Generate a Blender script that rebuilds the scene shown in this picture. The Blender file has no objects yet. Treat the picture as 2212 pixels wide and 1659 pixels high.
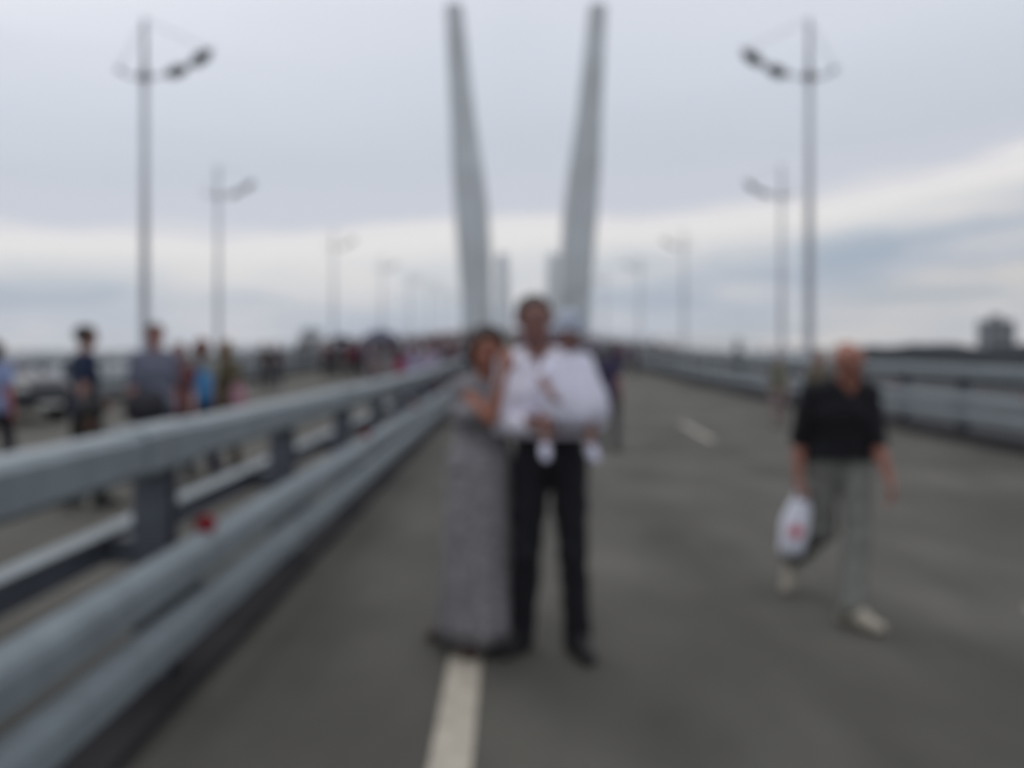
import bpy, math, random
import numpy as np
from mathutils import Vector
random.seed(7)
R = math.radians
scene = bpy.context.scene
col = scene.collection

# ------------------------------------------------------------------ camera
F_PX, VX, VY, CAM_H = 1720.0, 1100.0, 765.0, 1.48      # measured on a 2212 x 1659 view of the photograph
cam_d = bpy.data.cameras.new("camera")
cam = bpy.data.objects.new("camera", cam_d)
col.objects.link(cam)
cam.location = (0, 0, CAM_H)
cam.rotation_euler = (R(90), 0, 0)
cam_d.sensor_width = 36.0
cam_d.lens = 36.0 * F_PX / 2212
cam_d.shift_x = (1106 - VX) / 2212
cam_d.shift_y = -(829.5 - VY) / 2212
cam_d.clip_start = 0.05
cam_d.clip_end = 12000
cam_d.dof.use_dof = True                                # the whole photograph is out of focus: lens set very close
cam_d.dof.focus_distance = 0.10
cam_d.dof.aperture_fstop = 12.3
scene.camera = cam

# ------------------------------------------------------------------ world
SUN_EL, SUN_AZ = 52, -30                                # azimuth from +Y, negative = left
world = bpy.data.worlds.new("World")
scene.world = world
world.use_nodes = True
nt = world.node_tree
nt.nodes.clear()
N, L = nt.nodes.new, nt.links.new


def mth(op, a, b=None, c=None, tree=None, clamp=False):
    tree = tree or nt
    n = tree.nodes.new("ShaderNodeMath")
    n.operation = op
    n.use_clamp = clamp
    for i, v in enumerate((a, b, c)):
        if v is None:
            continue
        if isinstance(v, (int, float)):
            n.inputs[i].default_value = v
        else:
            tree.links.new(v, n.inputs[i])
    return n.outputs[0]


def ramp(tree, fac, stops, interp='EASE'):
    r = tree.nodes.new("ShaderNodeValToRGB")
    r.color_ramp.interpolation = interp
    e = r.color_ramp.elements
    e[0].position, e[0].color = stops[0][0], (*stops[0][1], 1)
    e[1].position, e[1].color = stops[-1][0], (*stops[-1][1], 1)
    for p, c in stops[1:-1]:
        q = e.new(p)
        q.color = (*c, 1)
    tree.links.new(fac, r.inputs[0])
    return r.outputs[0]


def lin(r, g, b):
    return tuple(((v / 255 + 0.055) / 1.055) ** 2.4 if v > 10 else v / 255 / 12.92 for v in (r, g, b))


tc = N("ShaderNodeTexCoord")
sep = N("ShaderNodeSeparateXYZ")
L(tc.outputs["Generated"], sep.inputs[0])
dx, dy, dz = sep.outputs
mp = N("ShaderNodeMapping")
mp.inputs["Scale"].default_value = (1.3, 1.3, 9.0)
mp.inputs["Rotation"].default_value = (0, R(7), 0)
L(tc.outputs["Generated"], mp.inputs[0])
no = N("ShaderNodeTexNoise")
no.inputs["Scale"].default_value = 2.1
no.inputs["Detail"].default_value = 4
no.inputs["Roughness"].default_value = 0.5
L(mp.outputs[0], no.inputs[0])
nz = mth('SUBTRACT', no.outputs[0], 0.5)
# height above the bright gap in the cloud deck, which climbs to the right
gap = mth('ADD', mth('MULTIPLY', dx, 0.075), 0.143)
gap = mth('ADD', gap, mth('MULTIPLY', mth('MULTIPLY', dx, dx), 0.09))
t = mth('SUBTRACT', dz, gap)
t = mth('ADD', t, mth('MULTIPLY', nz, 0.078))
t = mth('MULTIPLY', t, mth('ADD', 1.0, mth('MULTIPLY', mth('ABSOLUTE', dx), 1.2)))
fac = mth('ADD', mth('MULTIPLY', t, 0.8), 0.2)
STOPS = [(-0.245, lin(203, 201, 198)), (-0.195, lin(199, 198, 198)), (-0.155, lin(182, 189, 200)), (-0.105, lin(184, 191, 201)), (-0.075, lin(200, 204, 210)),
         (-0.050, lin(222, 222, 222)), (-0.012, lin(243, 239, 235)), (0.010, lin(240, 236, 235)), (0.032, lin(206, 209, 219)),
         (0.10, lin(202, 208, 218)), (0.20, lin(212, 218, 228)), (0.30, lin(222, 226, 236)), (0.55, (1.0, 1.02, 1.07)), (0.85, (1.25, 1.26, 1.30))]
cloud = ramp(nt, fac, [(p * 0.8 + 0.2, c) for p, c in STOPS], 'LINEAR')
# loose warm and blue patches low down
mp2 = N("ShaderNodeMapping")
mp2.inputs["Scale"].default_value = (3.0, 3.0, 16.0)
mp2.inputs["Rotation"].default_value = (0, R(6), 0)
L(tc.outputs["Generated"], mp2.inputs[0])
no2 = N("ShaderNodeTexNoise")
no2.inputs["Scale"].default_value = 1.9
no2.inputs["Detail"].default_value = 3
L(mp2.outputs[0], no2.inputs[0])
patch = ramp(nt, no2.outputs[0], [(0.36, (0.70, 0.78, 0.86)), (0.5, (0.96, 0.97, 0.98)), (0.64, (1.25, 1.16, 1.08))])
low = mth('MULTIPLY', mth('SUBTRACT', -0.02, t), 14.0, clamp=True)
mx = N("ShaderNodeMix")
mx.data_type = 'RGBA'
mx.blend_type = 'MULTIPLY'
L(low, mx.inputs[0])
L(cloud, mx.inputs[6])
L(patch, mx.inputs[7])
bg_cloud = N("ShaderNodeBackground")
bg_cloud.inputs[1].default_value = 1.0
L(mx.outputs[2], bg_cloud.inputs[0])
sky = N("ShaderNodeTexSky")
sky.sky_type = 'NISHITA'
sky.sun_disc = False
sky.sun_elevation = R(SUN_EL)
sky.sun_rotation = R(SUN_AZ)
bg_sky = N("ShaderNodeBackground")
bg_sky.inputs[1].default_value = 0.07
L(sky.outputs[0], bg_sky.inputs[0])
mixw = N("ShaderNodeMixShader")
mixw.inputs[0].default_value = 0.93
L(bg_sky.outputs[0], mixw.inputs[1])
L(bg_cloud.outputs[0], mixw.inputs[2])
out = N("ShaderNodeOutputWorld")
L(mixw.outputs[0], out.inputs[0])

sun_d = bpy.data.lights.new("sun", 'SUN')
sun_d.energy = 0.6
sun_d.angle = R(25)
sun_d.color = (1.0, 0.96, 0.90)
sun = bpy.data.objects.new("sun", sun_d)
col.objects.link(sun)
sv = Vector((math.sin(R(SUN_AZ)) * math.cos(R(SUN_EL)), math.cos(R(SUN_AZ)) * math.cos(R(SUN_EL)), math.sin(R(SUN_EL))))
sun.rotation_euler = sv.to_track_quat('Z', 'Y').to_euler()
sun.location = (0, 0, 60)

scene.view_settings.view_transform = 'Standard'
scene.view_settings.look = 'None'
scene.view_settings.exposure = 0
scene.view_settings.gamma = 1
scene.cycles.use_denoising = True
scene.cycles.volume_bounces = 1
scene.cycles.max_bounces = 8


# ------------------------------------------------------------------ materials
def mat(name, c, rough=0.7, metal=0.0, var=0.15, scale=8.0, bump=0.0, spec=0.5, detail=4, sub=0.0):
    m = bpy.data.materials.new(name)
    m.use_nodes = True
    tr = m.node_tree
    b = tr.nodes["Principled BSDF"]
    b.inputs["Roughness"].default_value = rough
    b.inputs["Metallic"].default_value = metal
    b.inputs["Specular IOR Level"].default_value = spec
    if sub:
        b.inputs["Subsurface Weight"].default_value = sub
        b.inputs["Subsurface Radius"].default_value = (0.02, 0.008, 0.004)
    tcn = tr.nodes.new("ShaderNodeTexCoord")
    n = tr.nodes.new("ShaderNodeTexNoise")
    n.inputs["Scale"].default_value = scale
    n.inputs["Detail"].default_value = detail
    tr.links.new(tcn.outputs["Object"], n.inputs[0])
    lo = tuple(v * (1 - var) for v in c)
    hi = tuple(min(1, v * (1 + var)) for v in c)
    tr.links.new(ramp(tr, n.outputs[0], [(0.3, lo), (0.7, hi)], 'LINEAR'), b.inputs["Base Color"])
    if bump:
        n2 = tr.nodes.new("ShaderNodeTexNoise")
        n2.inputs["Scale"].default_value = scale * 6
        n2.inputs["Detail"].default_value = 5
        tr.links.new(tcn.outputs["Object"], n2.inputs[0])
        bp = tr.nodes.new("ShaderNodeBump")
        bp.inputs["Strength"].default_value = bump
        bp.inputs["Distance"].default_value = 0.01
        tr.links.new(n2.outputs[0], bp.inputs["Height"])
        tr.links.new(bp.outputs[0], b.inputs["Normal"])
    return m


def asphalt_mat():
    m = mat("asphalt", (0.061, 0.0585, 0.0515), 0.9, 0, 0.34, 0.5, 0.0, 0.35)
    tr = m.node_tree
    b = tr.nodes["Principled BSDF"]
    tcn = tr.nodes.new("ShaderNodeTexCoord")
    base = [l for l in tr.links if l.to_socket == b.inputs["Base Color"]][0].from_socket
    mpp = tr.nodes.new("ShaderNodeMapping")
    mpp.inputs["Scale"].default_value = (1.2, 0.35, 1)
    tr.links.new(tcn.outputs["Object"], mpp.inputs[0])
    n1 = tr.nodes.new("ShaderNodeTexNoise")
    n1.inputs["Scale"].default_value = 1.6
    n1.inputs["Detail"].default_value = 6
    tr.links.new(mpp.outputs[0], n1.inputs[0])
    g = tr.nodes.new("ShaderNodeTexNoise")
    g.inputs["Scale"].default_value = 90
    g.inputs["Detail"].default_value = 3
    tr.links.new(tcn.outputs["Object"], g.inputs[0])
    v = mth('ADD', mth('MULTIPLY', n1.outputs[0], 1.1, tree=tr), mth('MULTIPLY', g.outputs[0], 0.9, tree=tr), tree=tr)
    v = mth('ADD', v, 0.02, tree=tr)
    mu = tr.nodes.new("ShaderNodeMix")
    mu.data_type = 'RGBA'
    mu.blend_type = 'MULTIPLY'
    mu.inputs[0].default_value = 1
    tr.links.new(base, mu.inputs[6])
    tr.links.new(v, mu.inputs[7])
    tr.links.new(mu.outputs[2], b.inputs["Base Color"])
    bp = tr.nodes.new("ShaderNodeBump")
    bp.inputs["Strength"].default_value = 0.5
    bp.inputs["Distance"].default_value = 0.006
    tr.links.new(g.outputs[0], bp.inputs["Height"])
    tr.links.new(bp.outputs[0], b.inputs["Normal"])
    return m


M_ASPHALT = asphalt_mat()
M_LINE = mat("road_paint", (0.34, 0.31, 0.26), 0.7, 0, 0.18, 14, 0.3)
M_KERB = mat("kerb_concrete_shaded", (0.032, 0.031, 0.034), 0.95, 0, 0.2, 3, 0.4, 0.1)  # kerb colour darkened to hold the shade under the barrier beams
M_WALK = mat("walkway_concrete", (0.042, 0.044, 0.047), 0.95, 0, 0.15, 1.5, 0.3, 0.1)
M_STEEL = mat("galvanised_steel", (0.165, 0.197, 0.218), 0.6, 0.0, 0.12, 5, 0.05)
M_STEELD = mat("dark_steel", (0.075, 0.085, 0.105), 0.6, 0.0, 0.2, 6, 0.05)
M_RAILD = mat("dark_railing_paint", (0.03, 0.034, 0.04), 0.6, 0, 0.2, 6, 0.05)
M_RED = mat("red_reflector", (0.20, 0.006, 0.014), 0.25, 0, 0.1, 10)
M_POLE = mat("painted_mast", (0.30, 0.32, 0.36), 0.5, 0.0, 0.1, 2)
M_LAMP = mat("lamp_housing", (0.055, 0.06, 0.07), 0.45, 0.2, 0.1, 4)
M_GLASS = mat("lamp_glass", (0.45, 0.45, 0.43), 0.15, 0, 0.05, 4)
M_PYLON = mat("pylon_concrete", (0.43, 0.46, 0.48), 0.85, 0, 0.12, 0.05, 0.0)
M_HILL = mat("hill_wood", (0.010, 0.014, 0.018), 0.95, 0, 0.5, 0.09, 0.0, 0.1)
M_SHORE = mat("far_shore", (0.05, 0.06, 0.065), 0.95, 0, 0.4, 0.02, 0.0, 0.1)
M_BLOCK = mat("apartment_wall", (0.16, 0.17, 0.185), 0.9, 0, 0.12, 0.3)
M_WIN = mat("window_glass", (0.03, 0.035, 0.045), 0.15, 0, 0.2, 1)
M_WATER = mat("bay_water", (0.05, 0.075, 0.085), 0.22, 0, 0.2, 0.01, 0.0)
M_EYEW = mat("eye", (0.10, 0.07, 0.06), 0.2, 0, 0.0, 1)
M_SCL = mat("eye_white", (0.25, 0.21, 0.20), 0.3, 0, 0.05, 10)
M_LIP = mat("lips", (0.30, 0.10, 0.09), 0.5, 0, 0.1, 20)


# ------------------------------------------------------------------ helpers
def deck_z(y):
    if y < 5:
        return 0.0
    if y < 50:
        return 0.035 / 90 * (y - 5) ** 2
    z50 = 0.035 / 90 * 45 ** 2
    if y < 400:
        return z50 + 0.035 * (y - 50)
    z4 = z50 + 0.035 * 350
    return z4 + 0.035 * (y - 400) - 0.035 / 820 * (y - 400) ** 2


def drift(y):
    if y < 150:
        return 0.0
    if y < 400:
        return 0.00008 * (y - 150) ** 2 * 2 - 0.0
    return 10.0 + 0.0235 * (y - 400)


def px(xv, y):
    return (xv - VX) / F_PX * y


def tag(o, label=None, cat=None, group=None, kind=None):
    if label:
        o["label"] = label
    if cat:
        o["category"] = cat
    if group:
        o["group"] = group
    if kind:
        o["kind"] = kind
    return o


def empty(name, loc=(0, 0, 0), rz=0, parent=None):
    o = bpy.data.objects.new(name, None)
    o.location = loc
    o.rotation_euler = (0, 0, rz)
    o.empty_display_size = 0.2
    col.objects.link(o)
    if parent:
        o.parent = parent
    return o


def mesh_obj(name, verts, faces, mats, parent=None, smooth=False, midx=None, loc=None, bevel=0.0):
    me = bpy.data.meshes.new(name)
    if isinstance(verts, np.ndarray):
        f = np.asarray(faces, dtype=np.int32)
        me.vertices.add(len(verts))
        me.vertices.foreach_set("co", verts.astype(np.float32).ravel())
        me.loops.add(f.size)
        me.loops.foreach_set("vertex_index", f.ravel())
        me.polygons.add(len(f))
        me.polygons.foreach_set("loop_start", np.arange(0, f.size, f.shape[1], dtype=np.int32))
        me.update(calc_edges=True)
    else:
        me.from_pydata(verts, [], faces)
    for m in (mats if isinstance(mats, (list, tuple)) else [mats]):
        me.materials.append(m)
    if midx is not None:
        me.polygons.foreach_set("material_index", np.asarray(midx, dtype=np.int32))
    if smooth:
        me.polygons.foreach_set("use_smooth", np.ones(len(me.polygons), dtype=bool))
    me.validate()
    me.update()
    o = bpy.data.objects.new(name, me)
    col.objects.link(o)
    if loc:
        o.location = loc
    if parent:
        o.parent = parent
    if bevel:
        b = o.modifiers.new("bevel", 'BEVEL')
        b.width = bevel
        b.segments = 2
        b.limit_method = 'ANGLE'
    return o


class MB:
    def __init__(s):
        s.v, s.f = [], []

    def box(s, x0, x1, y0, y1, z0, z1):
        i = len(s.v)
        s.v += [(x0, y0, z0), (x1, y0, z0), (x1, y1, z0), (x0, y1, z0), (x0, y0, z1), (x1, y0, z1), (x1, y1, z1), (x0, y1, z1)]
        s.f += [(i, i + 3, i + 2, i + 1), (i + 4, i + 5, i + 6, i + 7), (i, i + 1, i + 5, i + 4), (i + 1, i + 2, i + 6, i + 5),
                (i + 2, i + 3, i + 7, i + 6), (i + 3, i, i + 4, i + 7)]
        return s

    def tube(s, pts, rad, n=10, cap=True, ecc=1.0):
        pts = [Vector(p) for p in pts]
        if not isinstance(rad, (list, tuple)):
            rad = [rad] * len(pts)
        base = len(s.v)
        up = None
        for k, p in enumerate(pts):
            d = (pts[min(k + 1, len(pts) - 1)] - pts[max(k - 1, 0)]).normalized()
            if up is None:
                up = Vector((0, 0, 1)) if abs(d.z) < 0.9 else Vector((0, 1, 0))
            a = d.cross(up).normalized()
            b = a.cross(d).normalized()
            for j in range(n):
                w = 2 * math.pi * j / n
                s.v.append(tuple(p + a * math.cos(w) * rad[k] + b * math.sin(w) * rad[k] * ecc))
        for k in range(len(pts) - 1):
            for j in range(n):
                q = base + k * n
                s.f.append((q + j, q + (j + 1) % n, q + n + (j + 1) % n, q + n + j))
        if cap:
            s.f.append(tuple(base + j for j in range(n))[::-1])
            s.f.append(tuple(base + (len(pts) - 1) * n + j for j in range(n)))
        return s

    def build(s, name, m, parent=None, smooth=False, **k):
        return mesh_obj(name, s.v, s.f, m, parent, smooth, **k)


def sweep(profile, ys, x0, closed=True, follow=True, dzz=0.0, xfun=None):
    """profile: (x, z) points; carried along the deck"""
    mb = MB()
    n = len(profile)
    for y in ys:
        for (a, b) in profile:
            xx = (xfun(y) if xfun else x0) + a
            mb.v.append((xx + drift(y), y, b + deck_z(y) + dzz))
    for k in range(len(ys) - 1):
        for j in range(n if closed else n - 1):
            q = k * n
            mb.f.append((q + j, q + (j + 1) % n, q + n + (j + 1) % n, q + n + j))
    if closed:
        mb.f.append(tuple(range(n))[::-1])
        mb.f.append(tuple((len(ys) - 1) * n + j for j in range(n)))
    return mb


YS = [-6] + list(np.arange(-4, 60, 2.0)) + list(np.arange(60, 200, 5.0)) + list(np.arange(200, 400, 20.0)) + \
    list(np.arange(400, 1400, 50.0))
YS = [float(y) for y in YS]
YN = [y for y in YS if y <= 380]

# ------------------------------------------------------------------ setting
MED, RB, LB = -1.59, 7.75, -13.3


def lb(y):
    t = min(1, max(0, (y - 18.5) / 5.5))
    t = t * t * (3 - 2 * t)
    return LB + 2.2 * t

mb = MB()
for s in (1,):
    S = 3900
    mb.v += [(-S, -400, -60), (S, -400, -60), (S, 3600, -60), (-S, 3600, -60)]
    mb.f += [(0, 1, 2, 3)]
tag(mb.build("water", M_WATER), "grey bay water far below the bridge", "water", kind="structure")

tag(sweep([(LB + 0.05, 0.0), (RB - 0.25, 0.0)], YS, 0, closed=False).build("road", M_ASPHALT),
    "dark grey asphalt carriageway of the bridge", "road", kind="structure")
for nm, a, b, lab in (("walkway", RB - 0.2, 18.4, "raised walkway behind the barrier on the right of the bridge"),
                      ("walkway", None, None, "raised walkway behind the barrier on the left of the bridge")):
    if a is None:
        mbw = MB()
        for y in YS:
            for (xx, zz) in ((-18.9, -.25), (lb(y) + .1, -.25), (lb(y) + .1, .10), (-18.9, .10)):
                mbw.v.append((xx + drift(y), y, zz + deck_z(y)))
        for k_ in range(len(YS) - 1):
            for j_ in range(4):
                mbw.f.append((k_ * 4 + j_, k_ * 4 + (j_ + 1) % 4, k_ * 4 + 4 + (j_ + 1) % 4, k_ * 4 + 4 + j_))
        tag(mbw.build(nm, M_WALK), lab, "walkway", kind="structure")
        continue
    tag(sweep([(a, -0.25), (b, -0.25), (b, 0.10), (a, 0.10)], YS, 0).build(nm, M_WALK), lab, "walkway", kind="structure")
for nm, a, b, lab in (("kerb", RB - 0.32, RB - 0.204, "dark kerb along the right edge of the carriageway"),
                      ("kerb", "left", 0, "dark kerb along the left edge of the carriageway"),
                      ("kerb", MED - 0.28, MED + 0.205, "low concrete strip coloured dark with the shade under the median barrier")):
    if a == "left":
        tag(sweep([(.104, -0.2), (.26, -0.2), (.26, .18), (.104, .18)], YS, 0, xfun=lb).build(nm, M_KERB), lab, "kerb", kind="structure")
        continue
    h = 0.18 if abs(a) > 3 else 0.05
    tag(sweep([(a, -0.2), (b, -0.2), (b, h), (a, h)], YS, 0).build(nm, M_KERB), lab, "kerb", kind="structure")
tag(sweep([(-19.2, -0.26), (-12, -3.2), (11.5, -3.2), (18.7, -0.26)], YS, 0).build("bridge_deck", M_PYLON),
    "concrete deck girder carrying the road over the bay", "bridge deck", kind="structure")

# markings
tag(sweep([(-0.29, 0.004), (-0.135, 0.004)], YN, 0, closed=False).build("road_marking", M_LINE),
    "continuous cream edge line starting at the camera and passing under the couple", "road marking", kind="structure")
tag(sweep([(-3.4, 0.004), (-3.25, 0.004)], YN, 0, closed=False).build("road_marking", M_LINE),
    "continuous cream edge line behind the median barrier", "road marking", kind="structure")
mbd = MB()
for (a, b) in ((1.6, 4.65), (13.4, 16.3), (26, 29), (37.5, 41), (50, 53), (62, 65), (74, 77), (86, 89)):
    for y0, y1 in ((a, b),):
        i = len(mbd.v)
        xa, xb = 2.80 + 0.042 * y0, 2.80 + 0.042 * min(y1, 20)
        if y0 > 20:
            xa = xb = 3.5
        mbd.v += [(xa, y0, deck_z(y0) + .004), (xa + .11, y0, deck_z(y0) + .004), (xb + .11, y1, deck_z(y1) + .004), (xb, y1, deck_z(y1) + .004)]
        mbd.f += [(i, i + 1, i + 2, i + 3)]
tag(mbd.build("road_marking", M_LINE), "cream lane dashes in the middle of the right carriageway", "road marking", kind="structure")


def hills(name, pts_top, y, depth, zb, m, label, seed, rough=1.0, step=4):
    """a ridge whose top is given as (x, z) at distance y, real thickness, falling to the water front and back"""
    rnd = random.Random(seed)
    xs = np.arange(pts_top[0][0], pts_top[-1][0], step)
    tz = np.interp(xs, [p[0] for p in pts_top], [p[1] for p in pts_top])
    rows = 9
    mb = MB()
    for j in range(rows):
        tt = j / (rows - 1)
        prof = math.sin(math.pi * tt) ** 0.6 if 0 < tt < 1 else 0
        for k, x in enumerate(xs):
            z = zb + (tz[k] - zb) * prof
            if 0 < tt < 1:
                z += rnd.uniform(-1, 1) * rough
            mb.v.append((x + rnd.uniform(-1, 1) * step * .2, y - depth / 2 + depth * tt + rnd.uniform(-1, 1) * step * .2, z))
    n = len(xs)
    for j in range(rows - 1):
        for k in range(n - 1):
            q = j * n + k
            mb.f.append((q, q + 1, q + n + 1, q + n))
    return tag(mb.build(name, m, smooth=True), label, "hill", kind="structure")


def zt(yv, y):
    return CAM_H + (VY - yv) / F_PX * y


def xt(xv, y):
    return (xv - VX) / F_PX * y


hy = 170
hills("hill", [(xt(1700, hy), -6), (xt(1810, hy), zt(768-7, hy)), (xt(1900, hy), zt(752-7, hy)), (xt(2050, hy), zt(747-7, hy)), (xt(2085, hy), zt(757-7, hy)),
               (xt(2130, hy), zt(753-7, hy)), (xt(2200, hy), zt(746-7, hy)), (xt(2300, hy), zt(742-7, hy)), (xt(2700, hy), zt(745-7, hy)), (xt(3200, hy), -20)],
      hy, 90, -60, M_HILL, "dark wooded hillside on the right shore", 3, 0.5, 3)
hy2 = 2900
hills("hill", [(xt(-900, hy2), zt(752, hy2)), (xt(0, hy2), zt(755, hy2)), (xt(200, hy2), zt(759, hy2)), (xt(420, hy2), zt(755, hy2)), (xt(700, hy2), zt(748, hy2)),
               (xt(1000, hy2), zt(748, hy2)), (xt(1300, hy2), zt(745, hy2)), (xt(1500, hy2), zt(758, hy2)), (xt(1800, hy2), zt(756, hy2)), (xt(2600, hy2), zt(740, hy2))],
      hy2, 600, -60.5, M_SHORE, "low blue grey far shore across the bay", 5, 2.5, 40)


def apartment(xv, w, top, y, label, m, floors, bays, depth=14, zb=-10, rz=0.0):
    b = empty("apartment_building", (xt(xv, y), y, zb), rz)
    tag(b, label, "building")
    H = top - zb
    MB().box(-w / 2, w / 2, 0, depth, 0, H).build("wall", m, b)
    MB().box(-w / 2 - .2, w / 2 + .2, -.2, depth + .2, H + .003, H + .5).build("roof", m, b)
    MB().box(-w * .2, w * .15, depth * .3, depth * .6, H + .503, H + 2.3).build("roof_house", m, b)
    fh = 2.9
    for f in range(floors):
        for k in range(bays):
            cx = -w / 2 + w * (k + .5) / bays
            z1 = H - 1 - f * fh
            wn = MB().box(cx - .7, cx + .7, -.05, .1, z1 - 1.4, z1).build("window", M_WIN, b)
    return b


apartment(2164, 8.6, zt(695, 250), 250, "grey square apartment block rising over the right hillside", M_BLOCK, 4, 3, depth=6)
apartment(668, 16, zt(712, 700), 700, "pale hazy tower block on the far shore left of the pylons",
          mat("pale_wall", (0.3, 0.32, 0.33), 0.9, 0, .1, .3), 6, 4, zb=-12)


# ------------------------------------------------------------------ pylons
def leg_mesh(stations, fl):
    """stations: (z, cx, cy, wx, wy); chamfered section"""
    mb = MB()
    for (z, cx, cy, wx, wy) in stations:
        c = 0.28
        sec = [(-.5, -.5 + c), (-.5 + c * .6, -.5), (.5 - c * .6, -.5), (.5, -.5 + c), (.5, .5 - c), (.5 - c * .6, .5), (-.5 + c * .6, .5), (-.5, .5 - c)]
        for (a, b) in sec:
            mb.v.append((cx + a * wx, cy + b * wy, z))
    n = 8
    for k in range(len(stations) - 1):
        for j in range(n):
            q = k * n
            mb.f.append((q + j, q + (j + 1) % n, q + n + (j + 1) % n, q + n + j))
    mb.f.append(tuple(range(n))[::-1])
    mb.f.append(tuple((len(stations) - 1) * n + j for j in range(n)))
    return mb


def pylon(y, cx, rows, label, m=M_PYLON, zwater=-60):
    root = empty("bridge_pylon", (cx, y, zwater))
    tag(root, label, "pylon", "V shaped pylons of the bridge")
    for s in (-1, 1):
        st = []
        for (yv, hs, w) in rows:
            st.append((zt(yv, y) - zwater, s * hs, 0, w, w * 0.9))
        leg_mesh(st, 1).build("leg", m, root)
    hs0 = rows[0][1]
    MB().box(-hs0 - 3, hs0 + 3, -7, 7, 0, 8).build("footing", m, root)
    MB().box(-hs0, hs0, -3.5, 3.5, 46, 50).build("crossbeam", m, root)
    return root


k = 364 / F_PX
pylon(364, xt(1136, 364), [(1054, 15, 14), (765, 21.6, 13.2), (642, 22.5, 13.8), (550, 23.5, 15.0), (458, 24.8, 15.4), (367, 26.6, 14.2),
                           (250, 28.9, 11.2), (120, 31.1, 9.4), (20, 32.7, 8.0), (12, 32.8, 7.0)],
      "near pair of tall grey leaning pylon legs behind the couple")
pylon(1250, xt(1140, 1250), [(850, 34, 24), (765, 37, 23), (700, 38, 22), (640, 39.0, 21), (555, 40.5, 19), (548, 40.7, 17)],
      "far pale pair of pylon legs seen small between the near ones")


# ------------------------------------------------------------------ lamp masts
def lamp_mast():
    root = empty("street_lamp", (0, 0, 0))
    mb = MB()
    mb.tube([(0, 0, 0), (0, 0, .02), (0, 0, 5), (0, 0, 10.25)], [.15, .14, .12, .095], 14)
    mb.build("pole", M_POLE, root, True)
    MB().tube([(0, 0, .2), (0, 0, .46)], .24, 14).build("base", M_POLE, root)
    MB().tube([(0, 0, 10.1), (0, 0, 10.4)], [.15, .13], 14).build("collar", M_LAMP, root, True)
    MB().tube([(0, 0, 10.4), (0, 0, 11.9), (0, 0, 12.1)], [.075, .065, .03], 10).build("spire", M_POLE, root, True)

    def arc(tv):
        return (tv * 2.15, 0, 10.2 + 0.92 * tv ** 2)
    MB().tube([arc(i / 10) for i in range(11)], .045, 8).build("arm", M_POLE, root, True)
    MB().tube([(0, 0, 10.2), (-.4, 0, 10.22), (-.8, 0, 10.42)], [.05, .05, .045], 8).build("counter_arm", M_POLE, root, True)
    MB().tube([(-.7, 0, 10.36), (-.8, 0, 10.45), (-.87, 0, 10.54)], [.05, .11, .04], 8).build("finial", M_POLE, root, True)
    for (t0, t1) in ((0.33, 0.62), (0.68, 0.97)):
        a, b = Vector(arc(t0)), Vector(arc(t1))
        d = (b - a)
        pts = [a, a + d * .15, a + d * .5, a + d * .85, b]
        h = MB().tube([tuple(p + Vector((0, 0, -.04))) for p in pts], [.08, .21, .255, .21, .08], 12, ecc=.66).build("lamp_head", M_LAMP, root, True)
        MB().tube([tuple(p + Vector((0, 0, -.165))) for p in pts[1:4]], [.05, .1, .05], 10, ecc=.45).build("lens", M_GLASS, h, True)
    MB().tube([(0, 0, 12.0), arc(.96)], .016, 5).build("stay_wire", M_POLE, root)
    MB().tube([(0, 0, 12.0), (-.8, 0, 10.45)], .016, 5).build("stay_wire", M_POLE, root)
    return root


def copy_tree(o, parent=None):
    c = o.copy()
    col.objects.link(c)
    if parent:
        c.parent = parent
    for ch in list(o.children):
        copy_tree(ch, c)
    return c


ordn = ["nearest", "second", "third", "fourth", "fifth", "sixth", "seventh", "eighth", "ninth", "tenth", "eleventh", "twelfth"]
Lp = [(25.0, -11.45), (46.5, -17.0), (77, -17.0), (106, -16.95), (136, -17.0), (166, -16.8), (196, -17), (226, -17), (256, -17), (286, -17), (316, -17), (346, -17)]
Rp = [(25.0, 9.42), (46.5, 15.9), (77, 16.9), (106, 17.4), (136, 16.4), (166, 17), (196, 17), (226, 17), (256, 17), (286, 17), (316, 17), (346, 17)]
proto = lamp_mast()
first = True
for side, lst in (("left", Lp), ("right", Rp)):
    for i, (y, x) in enumerate(lst):
        o = proto if first else copy_tree(proto)
        first = False
        o.location = (x + drift(y), y, deck_z(y) - 0.18)
        o.rotation_euler = (0, 0, 0 if side == "left" else math.pi)
        tag(o, f"{ordn[i]} twin headed street lamp mast in the row along the {side} side", "street lamp", "lamp masts along the bridge")


# ------------------------------------------------------------------ barriers
def wprof(face, z0, z1, d=0.08, th=0.006):
    """W beam, face = +1 towards +x ; returns closed (x, z) loop"""
    hgt = z1 - z0
    pts = [(0, 0), (.88, .0), (1, .07), (1, .60), (.85, .80), (.5, .93), (.15, 1), (0, 1)]
    o = [(face * d * a, z0 + hgt * b) for a, b in pts]
    i = [(face * (d * a - th * 2), z0 + hgt * b) for a, b in reversed(pts)]
    return o + i


def box_prof(x0, x1, z0, z1, c=0.03):
    return [(x0 + c, z0), (x1 - c, z0), (x1, z0 + c), (x1, z1 - c), (x1 - c, z1), (x0 + c, z1), (x0, z1 - c), (x0, z0 + c)]


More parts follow.
